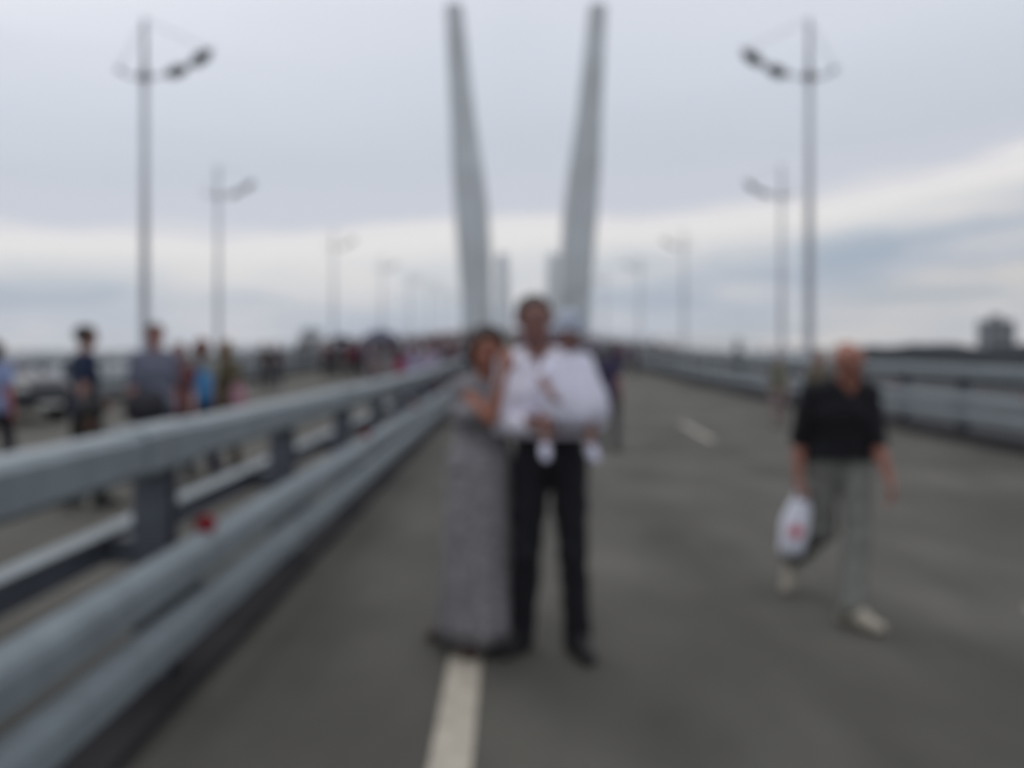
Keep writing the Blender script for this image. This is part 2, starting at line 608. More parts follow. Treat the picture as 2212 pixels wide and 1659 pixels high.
def barrier(xc, face, label, double, ytop=1.0, base=0.0, red=True):
    root = empty("guardrail", (0, 0, 0))
    tag(root, label, "guardrail", "guardrails along the carriageways")
    ys = YN
    xf = xc if callable(xc) else (lambda y: xc_)
    xc_ = 0 if callable(xc) else xc
    for z0_, z1_ in ((.28, .436), (.528, .690)):
        sweep(wprof(face, z0_ + base, z1_ + base), ys, 0, xfun=lambda y: xf(y) + face * .205).build("rail_beam", M_STEEL, root)
    sweep(box_prof(-.09, .09, .965 + base, 1.155 + base), ys, 0, xfun=xf).build("top_rail", M_STEEL, root)
    if double:
        bk = sweep([(-.275, .67), (-.18, .67), (-.17, .69), (-.285, .69)], ys, 0, xfun=xf).build("back_rail", M_STEEL, root)
        sweep([(-.25, .545), (-.215, .545), (-.215, .667), (-.25, .667)], ys, 0, xfun=xf).build("web", M_STEELD, bk)  # darker steel paints in the shade below the lit flange
    pm = MB()
    # I section post
    pm.box(-.075, .075, -.06, -.045, .003, .96)
    pm.box(-.075, .075, .045, .06, .003, .96)
    pm.box(-.012, .012, -.0445, .0445, .003, .96)
    me = None
    ids = list(range(-2, 78))
    for i in ids:
        y = 3.58 + 2.0 * i
        if me is None:
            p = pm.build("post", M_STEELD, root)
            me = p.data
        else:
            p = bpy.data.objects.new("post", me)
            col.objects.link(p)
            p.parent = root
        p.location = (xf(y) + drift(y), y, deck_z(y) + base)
    # brackets joining the beam to the posts
    bm_ = MB()
    bm_.box(min(0.08 * face, 0.190 * face), max(0.08 * face, 0.190 * face), -.05, .05, .28, .62)
    br = None
    for i in ids[:40]:
        y = 3.58 + 2.0 * i
        if br is None:
            p = bm_.build("bracket", M_STEELD, root)
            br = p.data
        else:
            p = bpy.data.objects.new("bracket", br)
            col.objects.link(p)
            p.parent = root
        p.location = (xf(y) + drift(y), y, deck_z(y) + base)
    if double:
        bb = MB()
        bb.box(-.212, -.08, -.05, .05, .55, .66)
        b2 = None
        for i in ids[:30]:
            y = 3.58 + 2.0 * i
            if b2 is None:
                p = bb.build("back_bracket", M_STEELD, root)
                b2 = p.data
            else:
                p = bpy.data.objects.new("back_bracket", b2)
                col.objects.link(p)
                p.parent = root
            p.location = (xf(y) + drift(y), y, deck_z(y))
    # sleeve joints on the top rail
    jm = None
    for i in range(0, 40, 2):
        y = 3.58 + 2.0 * i
        g = sweep(box_prof(-.098, .098, .958 + base, 1.165 + base), [y - .28, y, y + .28], 0, xfun=xf)
        g.build("rail_joint", M_STEEL, root)
    if red:
        rm = MB()
        rm.tube([(0, -.012, 0), (0, .012, 0)], .046, 16)
        stem = MB().box(-.012, .012, -.006, .006, -.10, -.04)
        r0 = None
        for i in range(-1, 18):
            y = 3.58 + 4.0 * i
            if r0 is None:
                p = rm.build("reflector", M_RED, root)
                r0 = p.data
                s = stem.build("stem", M_STEELD, p)
                s0 = s.data
            else:
                p = bpy.data.objects.new("reflector", r0)
                col.objects.link(p)
                p.parent = root
                s = bpy.data.objects.new("stem", s0)
                col.objects.link(s)
                s.parent = p
            p.location = (xf(y) + face * .225 + drift(y), y, deck_z(y) + .715 + base)
    return root


barrier(MED, 1, "grey steel double barrier running down the median beside the couple", True)
barrier(RB, -1, "grey steel barrier along the right edge of the road behind the walking man", False, base=.10)
barrier(lb, 1, "grey steel barrier along the far left edge beyond the pedestrians", False, base=.10)


def railing(xc, label):
    root = empty("railing", (0, 0, 0))
    tag(root, label, "railing", "outer railings of the bridge")
    sweep(box_prof(-.03, .03, 1.12, 1.17, .01), YN, xc).build("handrail", M_RAILD, root)
    sweep(box_prof(-.02, .02, .28, .31, .005), YN, xc).build("bottom_rail", M_RAILD, root)
    sweep(box_prof(-.02, .02, .70, .73, .005), YN, xc).build("middle_rail", M_RAILD, root)
    me = None
    for i in range(80):
        y = 2.0 + 2.5 * i
        if me is None:
            p = MB().box(-.03, .03, -.03, .03, .10, 1.12).build("post", M_RAILD, root)
            me = p.data
        else:
            p = bpy.data.objects.new("post", me)
            col.objects.link(p)
            p.parent = root
        p.location = (xc + drift(y), y, deck_z(y))


railing(18.2, "thin steel railing at the outer edge of the right walkway")
railing(-18.7, "thin steel railing at the outer edge of the left walkway")

# ------------------------------------------------------------------ implicit surface people


def surface_nets(F, org, h):
    """F > 0 outside; returns verts, quads"""
    ins = F < 0
    nx, ny, nz = F.shape
    c = [ins[i:nx - 1 + i, j:ny - 1 + j, k:nz - 1 + k] for i in (0, 1) for j in (0, 1) for k in (0, 1)]
    cnt = sum(a.astype(np.int8) for a in c)
    act = (cnt > 0) & (cnt < 8)
    ii, jj, kk = np.nonzero(act)
    n = len(ii)
    idx = -np.ones(act.shape, dtype=np.int64)
    idx[ii, jj, kk] = np.arange(n)
    acc = np.zeros((n, 3))
    cn = np.zeros(n)
    corners = [(i, j, k) for i in (0, 1) for j in (0, 1) for k in (0, 1)]
    for a in range(8):
        for b in range(a + 1, 8):
            d = [corners[b][q] - corners[a][q] for q in range(3)]
            if sum(abs(v) for v in d) != 1:
                continue
            A = F[ii + corners[a][0], jj + corners[a][1], kk + corners[a][2]]
            B = F[ii + corners[b][0], jj + corners[b][1], kk + corners[b][2]]
            m = (A < 0) != (B < 0)
            t = np.where(m, A / np.where(m, A - B, 1), 0)
            for q in range(3):
                acc[:, q] += np.where(m, corners[a][q] + t * d[q], 0)
            cn += m
    P = acc / cn[:, None] + np.stack([ii, jj, kk], 1)
    V = P * h + np.array(org)
    quads = []
    for ax in range(3):
        sl0 = [slice(None)] * 3
        sl1 = [slice(None)] * 3
        sl0[ax] = slice(0, -1)
        sl1[ax] = slice(1, None)
        e = ins[tuple(sl0)] != ins[tuple(sl1)]
        o1, o2 = [(1, 2), (2, 0), (0, 1)][ax]
        a, b, c_ = np.nonzero(e)
        p = [a, b, c_]
        ok = (p[o1] > 0) & (p[o2] > 0) & (p[o1] < F.shape[o1] - 1) & (p[o2] < F.shape[o2] - 1)
        p = [q[ok] for q in p]
        flip = ins[p[0], p[1], p[2]]

        def cell(u, v):
            q = [p[0].copy(), p[1].copy(), p[2].copy()]
            q[o1] = q[o1] - u
            q[o2] = q[o2] - v
            return idx[q[0], q[1], q[2]]
        q0, q1, q2, q3 = cell(1, 1), cell(0, 1), cell(0, 0), cell(1, 0)
        Q = np.stack([q0, q1, q2, q3], 1)
        Q[~flip] = Q[~flip][:, ::-1]
        quads.append(Q)
    Q = np.concatenate(quads)
    Q = Q[(Q >= 0).all(1)]
    return V, Q


def field(prims, h, clips=(), fold=None):
    """prims: (p0, r0, p1, r1, k, flat) tuples; flat scales y distances"""
    lo = np.full(3, 1e9)
    hi = -lo
    for p in prims:
        if p[1] < 0:
            continue
        for q, r in ((p[0], p[1]), (p[2], p[3])):
            lo = np.minimum(lo, np.array(q) - r)
            hi = np.maximum(hi, np.array(q) + r)
    lo -= 3 * h + .02
    hi += 3 * h + .02
    n = np.ceil((hi - lo) / h).astype(int) + 1
    F = np.full(n, 0.5, dtype=np.float32)
    ax = [(lo[i] + np.arange(n[i]) * h).astype(np.float32) for i in range(3)]
    for (p0, r0, p1, r1, kk, flat) in prims:
        neg = r0 < 0
        r0, r1 = abs(r0), abs(r1)
        p0, p1 = np.array(p0, float), np.array(p1, float)
        m = max(r0, r1) + kk + 3 * h
        a = np.maximum(((np.minimum(p0, p1) - m - lo) / h).astype(int), 0)
        b = np.minimum(((np.maximum(p0, p1) + m - lo) / h).astype(int) + 2, n)
        if (b <= a).any():
            continue
        X = ax[0][a[0]:b[0]][:, None, None] - p0[0]
        Y = (ax[1][a[1]:b[1]][None, :, None] - p0[1]) / flat
        Z = ax[2][a[2]:b[2]][None, None, :] - p0[2]
        d = p1 - p0
        d = np.array([d[0], d[1] / flat, d[2]])
        L2 = max(float(d @ d), 1e-9)
        t = np.clip((X * d[0] + Y * d[1] + Z * d[2]) / L2, 0, 1)
        D = np.sqrt((X - t * d[0]) ** 2 + (Y - t * d[1]) ** 2 + (Z - t * d[2]) ** 2) - (r0 + (r1 - r0) * t)
        if flat < 1:
            D = D * (0.5 + 0.5 * flat)
        s = (slice(a[0], b[0]), slice(a[1], b[1]), slice(a[2], b[2]))
        G = F[s]
        if neg:
            D = -D
            hh = np.clip(0.5 - 0.5 * (D - G) / max(kk, 1e-4) * -1, 0, 1)
            F[s] = np.maximum(G, D)
        else:
            hh = np.clip(0.5 + 0.5 * (G - D) / max(kk, 1e-4), 0, 1)
            F[s] = G * (1 - hh) + D * hh - kk * hh * (1 - hh)
    if fold:
        amp, fr, seed = fold
        gx, gy, gz = ax[0][:, None, None], ax[1][None, :, None], ax[2][None, None, :]
        F += amp * (np.sin(gx * fr * 1.3 + gz * fr * .9 + seed) * np.sin(gy * fr + gz * fr * .45 + seed * 2) +
                    .5 * np.sin(gz * fr * 2.1 - gx * fr * 1.7 + seed * 3))
    for (pt, nrm) in clips:                               # keep the side the normal points away from
        nrm = np.array(nrm, float)
        nrm /= np.linalg.norm(nrm)
        D = (ax[0][:, None, None] - pt[0]) * nrm[0] + (ax[1][None, :, None] - pt[1]) * nrm[1] + (ax[2][None, None, :] - pt[2]) * nrm[2]
        F = np.maximum(F, D.astype(np.float32))
    return F, lo


def V3(*a):
    return np.array(a, float)


def lerp(a, b, t):
    return a + (b - a) * t


def pose(h=1.75, female=False, **ov):
    s = h / 1.75
    J = dict(pelvis=(0, 0, .96), belly=(0, -.005, 1.10), chest=(0, 0, 1.29), neck=(0, .012, 1.465), head=(0, -.015, 1.63),
             sha=(-.168, .01, 1.405), shb=(.168, .01, 1.405), ela=(-.205, .04, 1.12), elb=(.205, .04, 1.12),
             wra=(-.215, -.04, .875), wrb=(.215, -.04, .875), hipa=(-.09, 0, .92), hipb=(.09, 0, .92),
             kna=(-.10, -.02, .50), knb=(.10, -.02, .50), ana=(-.10, .03, .09), anb=(.10, .03, .09),
             toea=(-.12, -.12, .035), toeb=(.12, -.12, .035))
    if female:
        J.update(sha=(-.150, .01, 1.40), shb=(.150, .01, 1.40), ela=(-.185, .04, 1.12), elb=(.185, .04, 1.12))
    J = {k: V3(*v) * s for k, v in J.items()}
    for k, v in ov.items():
        J[k] = V3(*v)
    J['s'] = s
    J['f'] = female
    return J


def head_prims(J, fwd, up=(0, 0, 1), sc=1.0):
    f = V3(*fwd)
    f /= np.linalg.norm(f)
    u = V3(*up)
    u = u - f * (u @ f)
    u /= np.linalg.norm(u)
    s = np.cross(f, u)
    c = J['head']

    def P(a, b, d):
        return c + (s * a + f * b + u * d) * sc
    pr = [(P(0, -.022, .035), .084 * sc, P(0, .018, .035), .078 * sc, .01, 1),
          (P(0, .022, .0), .066 * sc, P(0, .034, -.066), .044 * sc, .03, 1),
          (P(-.03, .02, -.05), .036 * sc, P(.03, .02, -.05), .036 * sc, .02, 1),
          (P(0, .088, .008), .009 * sc, P(0, .108, -.026), .013 * sc, .012, 1),
          (P(-.035, .078, .034), .012 * sc, P(.035, .078, .034), .012 * sc, .012, 1),
          (P(-.018, .076, -.054), .010 * sc, P(.018, .076, -.054), .010 * sc, .006, 1),
          (P(-.082, -.005, -.012), .012 * sc, P(-.086, -.012, .014), .016 * sc, .008, 1),
          (P(.082, -.005, -.012), .012 * sc, P(.086, -.012, .014), .016 * sc, .008, 1)]
    return pr, P


def hand_prims(w, d, side, nrm, sc=1.0, curl=0.5):
    """w wrist, d finger direction, side towards the thumb, nrm palm normal"""
    d = V3(*d) / np.linalg.norm(d)
    side = V3(*side)
    side = side - d * (side @ d)
    side /= np.linalg.norm(side)
    nrm = np.cross(d, side) * (1 if np.dot(np.cross(d, side), nrm) > 0 else -1)
    pr = []
    for i, (o, ln) in enumerate(((.026, .072), (.009, .080), (-.009, .074), (-.026, .058))):
        a = w + (d * .015 + side * o * .6) * sc
        b = w + (d * .088 + side * o) * sc
        pr.append((a, .0125 * sc, b, .0105 * sc, .008, 1))
        c1 = curl * (0.9 + .12 * i)
        d1 = d * math.cos(c1) + nrm * math.sin(c1)
        d2 = d * math.cos(c1 * 2.1) + nrm * math.sin(c1 * 2.1)
        m = b + (d1 * ln * .5 + side * o * .12) * sc
        e = m + (d2 * ln * .5 + side * o * .05) * sc
        pr.append((b, .0098 * sc, m, .0088 * sc, .003, 1))
        pr.append((m, .0088 * sc, e, .0075 * sc, .003, 1))
    t0 = w + (d * .025 + side * .018) * sc
    t1 = t0 + (d * .03 + side * .028 + nrm * .012) * sc
    t2 = t1 + (d * .034 + side * .010 + nrm * .012) * sc
    pr += [(t0, .014 * sc, t1, .011 * sc, .008, 1), (t1, .0108 * sc, t2, .0085 * sc, .004, 1)]
    return pr


SKINS = {}


def skin_mat(c):
    if c not in SKINS:
        SKINS[c] = mat("skin", c, 0.55, 0, 0.10, 18, 0.15, 0.4, sub=0.08)
    return SKINS[c]


CLOTH = {}


def cloth_mat(c, rough=0.9, var=0.12, scale=20, name="cloth"):
    key = (c, rough, var, scale, name)
    if key not in CLOTH:
        CLOTH[key] = mat(name, c, rough, 0, var, scale, 0.25, 0.25)
    return CLOTH[key]


def person(J, loc, rz, label, skin=(.36, .20, .15), hairc=(.02, .015, .012), top=(.2, .2, .2), bottom=(.03, .03, .035), shoe=(.03, .03, .03),
           vox=.012, fwd=(0, -1, 0), up=(0, 0, 1), sleeve=.55, hem=None, trouser=1.0, skirt=None, hair='short', hsc=1.0, hands=None, group=None,
           fat=1.0, hat=None, topname="shirt", botname="trousers", hemdrop=.0, neckcut=.06, loose=.0, tleg=.066):
    s = J['s']
    fem = J['f']
    root_loc = loc
    side = (J['shb'] - J['sha'])
    side /= np.linalg.norm(side)
    w = 1.0 * s * fat
    tw = .055 * s * (0.8 if fem else 1)

    def torso(inf=0.0):
        pr = []
        for sg in (-1, 1):
            o = side * tw * sg
            pr.append((J['pelvis'] + o * 1.1, (.112 + (.012 if fem else 0)) * w + inf, J['belly'] + o * .8, (.098 - (.012 if fem else 0)) * w + inf, .03 * s, .80))
            pr.append((J['belly'] + o * .8, (.098 - (.012 if fem else 0)) * w + inf, J['chest'] + o * 1.1, .112 * w + inf, .03 * s, .80))
            pr.append((J['chest'] + o * 1.1, .112 * w + inf, lerp(J['chest'], J['neck'], .75) + o, .062 * s + inf, .03 * s, .85))
        pr.append((lerp(J['neck'], J['sha'], .15) - V3(0, 0, .02 * s), .052 * s + inf, J['sha'], .052 * s + inf, .03 * s, 1))
        pr.append((lerp(J['neck'], J['shb'], .15) - V3(0, 0, .02 * s), .052 * s + inf, J['shb'], .052 * s + inf, .03 * s, 1))
        if fem:
            for sg in (-1, 1):
                c = J['chest'] + side * .075 * s * sg + V3(0, -.085 * s, -.02 * s)
                pr.append((c, .052 * s + inf, c + V3(0, .03, 0), .05 * s + inf, .03 * s, 1))
        return pr

    def legp(c, inf=0.0, tmax=2.0, foot=True, minr=0.0):
        hip, kn, an, toe = J['hip' + c], J['kn' + c], J['an' + c], J['toe' + c]
        pr = [(hip, .083 * w + inf, kn if tmax > 1 else lerp(hip, kn, tmax), max(.055 * s + inf, minr), .025 * s, 1)]
        if tmax > 1:
            mid = lerp(kn, an, .3) + V3(0, .012 * s, 0)
            if tmax >= 1.3:
                pr.append((kn, max(.054 * s + inf, minr), mid, max(.054 * s + inf, minr), .02 * s, 1))
                pr.append((mid, max(.054 * s + inf, minr), lerp(kn, an, min(1.3, tmax - 1)), max(.037 * s + inf, minr), .02 * s, 1))
        if foot:
            dd = toe - an
            dd[2] = 0
            ln = np.linalg.norm(dd) + 1e-6
            pr.append((an, .036 * s, lerp(an, toe, .6), .032 * s, .015 * s, 1))
            pr.append((lerp(an, toe, .5), .033 * s, toe, .026 * s, .015 * s, 1))
            pr.append((an, .034 * s, an - dd / ln * .035 * s - V3(0, 0, (an[2] - toe[2]) * .5), .03 * s, .015 * s, 1))
        return pr

    hp, HP = head_prims(J, fwd, up, s * hsc)
    body = torso()
    nk = lerp(J['neck'], J['head'], .55)
    body += [(J['neck'] - V3(0, 0, .02 * s), .056 * s * (0.88 if fem else 1), nk, .05 * s * (0.86 if fem else 1), .02 * s, 1)]
    body += hp
    for c in 'ab':
        sh, el, wr = J['sh' + c], J['el' + c], J['wr' + c]
        th = .86 if fem else 1.0
        body += [(sh, .050 * s * th, el, .038 * s * th, .02 * s, 1), (el, .039 * s * th, lerp(el, wr, .35), .040 * s * th, .012 * s, 1),
                 (lerp(el, wr, .35), .040 * s * th, wr, .026 * s * th, .012 * s, 1)]
        d = wr - el
        sd = V3(0, -1, 0)
        if abs(d[1]) > .8 * np.linalg.norm(d):
            sd = V3(0, 0, 1)
        sgn = 1 if c == 'a' else -1
        nr = V3(sgn, 0, 0)
        cu = .45
        if hands and c in hands:
            d, sd, nr, cu = hands[c]
            d, sd, nr = V3(*d), V3(*sd), V3(*nr)
        body += hand_prims(wr, d, sd, nr, s * (.9 if fem else 1), cu)
        body += legp(c)
    F, lo = field(body, vox)
    Vv, Q = surface_nets(F, lo, vox)
    cen = Vv[Q].mean(1)
    mi = np.zeros(len(Q), int)
    for e in (-1, 1):
        mi[np.linalg.norm(cen - HP(e * .032, .078, .010), axis=1) < (.013 if vox > .008 else -1) * s * hsc] = 1
    q = cen - HP(0, .084, -.054)
    mi[(np.abs(q @ V3(*np.cross(fwd, up)) / np.linalg.norm(np.cross(fwd, up))) < .024 * s * hsc) & (np.abs(q[:, 2]) < .009 * s * hsc) & (np.linalg.norm(q, axis=1) < .028 * s * hsc)] = 2
    root = mesh_obj("person", Vv, Q, [skin_mat(skin), M_EYEW, M_LIP], smooth=True, midx=mi, loc=root_loc)
    root.rotation_euler = (0, 0, rz)
    tag(root, label, "person", group)

    def child(name, prims, m, clips=(), fold=None, v=None):
        v = v or vox
        F, lo = field(prims, v, clips, fold)
        if not (F < 0).any():
            return None
        a, b = surface_nets(F, lo, v)
        return mesh_obj(name, a, b, m, root, True)

    hs = s * hsc
    if vox < .008:
        for e in (-1, 1):
            c0 = HP(e * .031, .079, .011)
            ff = V3(*fwd) / np.linalg.norm(fwd)
            vs, fs, mi2 = [], [], []
            n1, n2 = 10, 14
            for a_ in range(n1 + 1):
                for b_ in range(n2):
                    th_, ph_ = math.pi * a_ / n1, 2 * math.pi * b_ / n2
                    vs.append(tuple(c0 + .0125 * hs * V3(math.sin(th_) * math.cos(ph_), math.sin(th_) * math.sin(ph_), math.cos(th_))))
            for a_ in range(n1):
                for b_ in range(n2):
                    q_ = (a_ * n2 + b_, a_ * n2 + (b_ + 1) % n2, (a_ + 1) * n2 + (b_ + 1) % n2, (a_ + 1) * n2 + b_)
                    fs.append(q_)
                    cc = np.mean([vs[z_] for z_ in q_], 0) - c0
                    mi2.append(1 if cc @ ff > .0070 * hs else 0)
            mesh_obj("eye", vs, fs, [M_SCL, M_EYEW], root, True, midx=mi2)
            MB().tube([tuple(HP(e * .016, .098, .033)), tuple(HP(e * .032, .097, .037)), tuple(HP(e * .048, .086, .031))], .0035 * hs, 6).build("eyebrow", cloth_mat(hairc, .7, .2, 60, "hair"), root, True)
    # hair
    if hair:
        pr = [(HP(0, -.024, .040), .092 * hs, HP(0, .012, .046), .083 * hs, .01, 1)]
        if hair == 'full':
            pr = [(HP(0, -.026, .040), .104 * hs, HP(0, .012, .048), .092 * hs, .01, 1), (HP(-.070, .0, .03), .042 * hs, HP(-.078, .0, -.09), .036 * hs, .02, 1),
                  (HP(.070, .0, .03), .042 * hs, HP(.078, .0, -.09), .036 * hs, .02, 1), (HP(0, -.055, .02), .08 * hs, HP(0, -.055, -.10), .06 * hs, .02, 1)]
        cl = [(HP(0, .055, .045 if not fem else .028), (V3(*fwd) * 1.0 - V3(*up) * .75)), ]
        if hair in ('long', 'bob'):
            pr += [(HP(-.05, -.03, .02), .05 * hs, HP(-.055, -.03, -.10), .035 * hs, .02, 1), (HP(.05, -.03, .02), .05 * hs, HP(.055, -.03, -.10), .035 * hs, .02, 1),
                   (HP(0, -.05, .02), .07 * hs, HP(0, -.05, -.10), .05 * hs, .02, 1)]
            if hair == 'long':
                pr += [(HP(0, -.05, -.08), .06 * hs, HP(0, -.055, -.22), .035 * hs, .02, 1)]
        if hair == 'thin':
            pr = [(HP(0, -.03, .030), .088 * hs, HP(0, -.03, .0), .083 * hs, .01, 1)]
            cl = [(HP(0, .0, .03), (V3(*fwd) * 1.0 + V3(*up) * .5))]
        child("hair", pr, cloth_mat(hairc, .6, .3, 60, "hair"), cl, (.0025, 90, 1))
    if hat:
        pr = [(HP(0, -.02, .045), .100 * hs, HP(0, .01, .045), .092 * hs, .01, 1)]
        child("sun_hat", pr, cloth_mat(hat), [(HP(0, 0, .038), tuple(-V3(*up)))])
        n = 28
        mbh = MB()
        c0 = HP(0, -.005, .040)
        f_ = V3(*fwd) / np.linalg.norm(fwd)
        u_ = V3(*up) - f_ * (V3(*up) @ f_)
        u_ /= np.linalg.norm(u_)
        s_ = np.cross(f_, u_)
        for (r_, dzz) in ((.088, 0.012), (.135, -.028), (.135, -.034), (.088, .004)):
            for j in range(n):
                w_ = 2 * math.pi * j / n
                mbh.v.append(tuple(c0 + (s_ * math.cos(w_) + f_ * math.sin(w_)) * r_ * hs + u_ * (dzz * hs + .004 * math.sin(w_ * 5))))
        for k_ in range(4):
            for j in range(n):
                a_, b_ = k_ * n, ((k_ + 1) % 4) * n
                mbh.f.append((a_ + j, a_ + (j + 1) % n, b_ + (j + 1) % n, b_ + j))
        mbh.build("hat_brim", cloth_mat(hat), root, True)

    # top
    inf = .016 * max(s, .75) + loose
    tp = torso(inf)
    for c in 'ab':
        sh, el, wr = J['sh' + c], J['el' + c], J['wr' + c]
        if sleeve <= 0:
            continue
        if sleeve <= 1:
            tp.append((sh, .052 * s + inf * .7, lerp(sh, el, sleeve), .048 * s + inf * .7, .02 * s, 1))
        else:
            tp += [(sh, .053 * s + inf * .7, el, .044 * s + inf * .8, .02 * s, 1), (el, .044 * s + inf * .8, lerp(el, wr, sleeve - 1), .032 * s + inf * .8, .015 * s, 1)]
    hemz = hem if hem is not None else (J['pelvis'][2] - .08 * s)
    for sg in (-1, 1):
        tp.append((J['pelvis'] + side * tw * sg, .124 * w + inf, V3(J['pelvis'][0], J['pelvis'][1], hemz) + side * tw * sg, .128 * w + inf, .02, .82))
    nc = lerp(J['neck'], J['head'], .28)
    tp.append((nc + V3(*fwd) * .02, -neckcut * s, nc + V3(0, 0, .12 * s), -.11 * s, .01, 1))
    if neckcut > .062:
        tp.append((nc, -.04 * s, J['neck'] + V3(*fwd) * .13 * s - V3(0, 0, .10 * s), -.018 * s, .01, 1))
    child(topname, tp, cloth_mat(top), [((0, 0, hemz), (0, 0, -1))], (.0045 * s, 26, 2))
    # bottom
    if skirt:
        rings, fl = skirt
        mbs = MB()
        n = 64
        for k_, (z, cx, cy, rx, ry) in enumerate(rings):
            tt = k_ / (len(rings) - 1)
            for j in range(n):
                w_ = 2 * math.pi * j / n
                r_ = 1 + (.035 * math.sin(w_ * 13 + z * 55) * math.sin(w_ * 4 - z * 30) if fl > .12 else 0) + fl * tt * (math.sin(w_ * 9 + 1.2) * .6 + math.sin(w_ * 5 + tt * 2) * .5)
                mbs.v.append((cx + rx * r_ * math.cos(w_), cy + ry * r_ * math.sin(w_), z))
        for k_ in range(len(rings) - 1):
            for j in range(n):
                q_ = k_ * n
                mbs.f.append((q_ + j, q_ + (j + 1) % n, q_ + n + (j + 1) % n, q_ + n + j))
        sk = mbs.build("skirt", cloth_mat(bottom, .95, .38 if bottom[0] < .5 else .05, 30), root, True)
        so = sk.modifiers.new("thickness", 'SOLIDIFY')
        so.thickness = .006
    else:
        bt = []
        for sg in (-1, 1):
            bt.append((J['pelvis'] + side * tw * sg, .116 * w + .008, J['pelvis'] + side * tw * sg + V3(0, 0, .05 * s), .110 * w + .008, .03 * s, .80))
        for c in 'ab':
            bt += legp(c, .014 * s, 1 + trouser * .97, False, tleg * s if trouser >= .9 else 0)
        cz = J['pelvis'][2] + .125 * s
        cl = [((0, 0, cz), (0, 0, 1))]
        child(botname, bt, cloth_mat(bottom), cl, (.0045 * s, 24, 5))
    for c in 'ab':
        an, toe = J['an' + c], J['toe' + c]
        dd = toe - an
        hz = dd.copy()
        hz[2] = 0
        hz /= np.linalg.norm(hz) + 1e-6
        zt_ = toe[2]
        heel = an - hz * .045 * s
        heel = V3(heel[0], heel[1], max(an[2] - .055 * s, zt_))
        pr = [(an + V3(0, 0, .0), .047 * s, lerp(an, toe, .65), .041 * s, .015, 1), (lerp(an, heel, .4), .040 * s, heel, .038 * s, .015, 1), (heel, .037 * s, toe + hz * .01, .035 * s, .015, 1),
              (lerp(an, heel, .2), .042 * s, lerp(toe, heel, .35), .041 * s, .015, 1), (toe + hz * .02, .033 * s, toe + hz * .03 * s, .031 * s, .01, 1)]
        sole = min(heel[2], toe[2]) - .034 * s
        cl = [((0, 0, max(sole, .002)), (0, 0, -1))] if abs(heel[2] - toe[2]) < .03 else []
        child("shoe", pr, cloth_mat(shoe, .5, .1, 12, "leather"), cl, v=min(vox, .010))
    return root


# --- the man holding the child (origin at his feet, 3.95 m out)
YM = 3.95
J = pose(1.78, pelvis=(.20, 0, .97), belly=(.19, .0, 1.10), chest=(.172, .01, 1.29), neck=(.155, .02, 1.475), head=(.125, -.01, 1.645),
         sha=(-.005, .02, 1.425), shb=(.335, .02, 1.42), ela=(-.025, -.03, 1.14), elb=(.42, -.03, 1.16), wra=(.165, -.24, 1.145), wrb=(.215, -.27, 1.16),
         hipa=(.11, 0, .92), hipb=(.29, 0, .92), kna=(.088, -.02, .50), knb=(.315, -.03, .50), ana=(.062, .05, .09), anb=(.335, .0, .09),
         toea=(-.01, -.06, .035), toeb=(.372, -.14, .035))
man = person(J, (0, YM, 0), 0, "tall man in white shirt and black trousers holding a toddler on his arm", skin=(.20, .10, .085), hairc=(.025, .02, .018),
             top=(.74, .73, .84), bottom=(.012, .012, .016), shoe=(.012, .012, .014), vox=.007, sleeve=1.85, fwd=(.05, -1, -.05), up=(-.05, 0, 1),
             neckcut=.075, hem=1.075, trouser=1.09, hands={'a': ((1, -.1, .05), (0, -.1, 1), (0, 1, 0), .5), 'b': ((-1, -.1, .0), (0, -.1, 1), (0, 1, 0), .5)}, hair='short')

# --- the toddler on his arm
JT = pose(.86, pelvis=(.27, -.20, 1.18), belly=(.27, -.20, 1.25), chest=(.272, -.20, 1.36), neck=(.276, -.205, 1.475), head=(.280, -.215, 1.585),
          sha=(.195, -.20, 1.445), shb=(.355, -.20, 1.445), ela=(.15, -.27, 1.36), elb=(.40, -.22, 1.35), wra=(.185, -.37, 1.30), wrb=(.36, -.22, 1.24),
          hipa=(.225, -.20, 1.16), hipb=(.315, -.20, 1.16), kna=(.170, -.31, 1.175), knb=(.362, -.31, 1.175), ana=(.165, -.32, 1.06), anb=(.375, -.32, 1.055),
          toea=(.165, -.375, 1.015), toeb=(.385, -.375, 1.01))
rings = [(1.48, .277, -.205, .066, .055), (1.43, .283, -.21, .092, .08), (1.37, .292, -.215, .118, .10), (1.31, .302, -.225, .134, .122), (1.25, .308, -.23, .143, .134),
         (1.21, .308, -.235, .143, .136), (1.175, .304, -.235, .130, .125), (1.15, .30, -.235, .10, .10)]
person(JT, (0, YM, 0), 0, "toddler in puffy white dress and pale sun hat carried by the man in white", skin=(.24, .13, .11), hairc=(.10, .06, .04),
       top=(.62, .62, .74), bottom=(.57, .57, .68), shoe=(.50, .50, .62), vox=.006, sleeve=.7, fwd=(-.12, -1, -.05), hair='short', hsc=1.42,
       hat=(.30, .34, .42), skirt=(rings, .15), fat=1.0, hem=1.16, neckcut=.05)

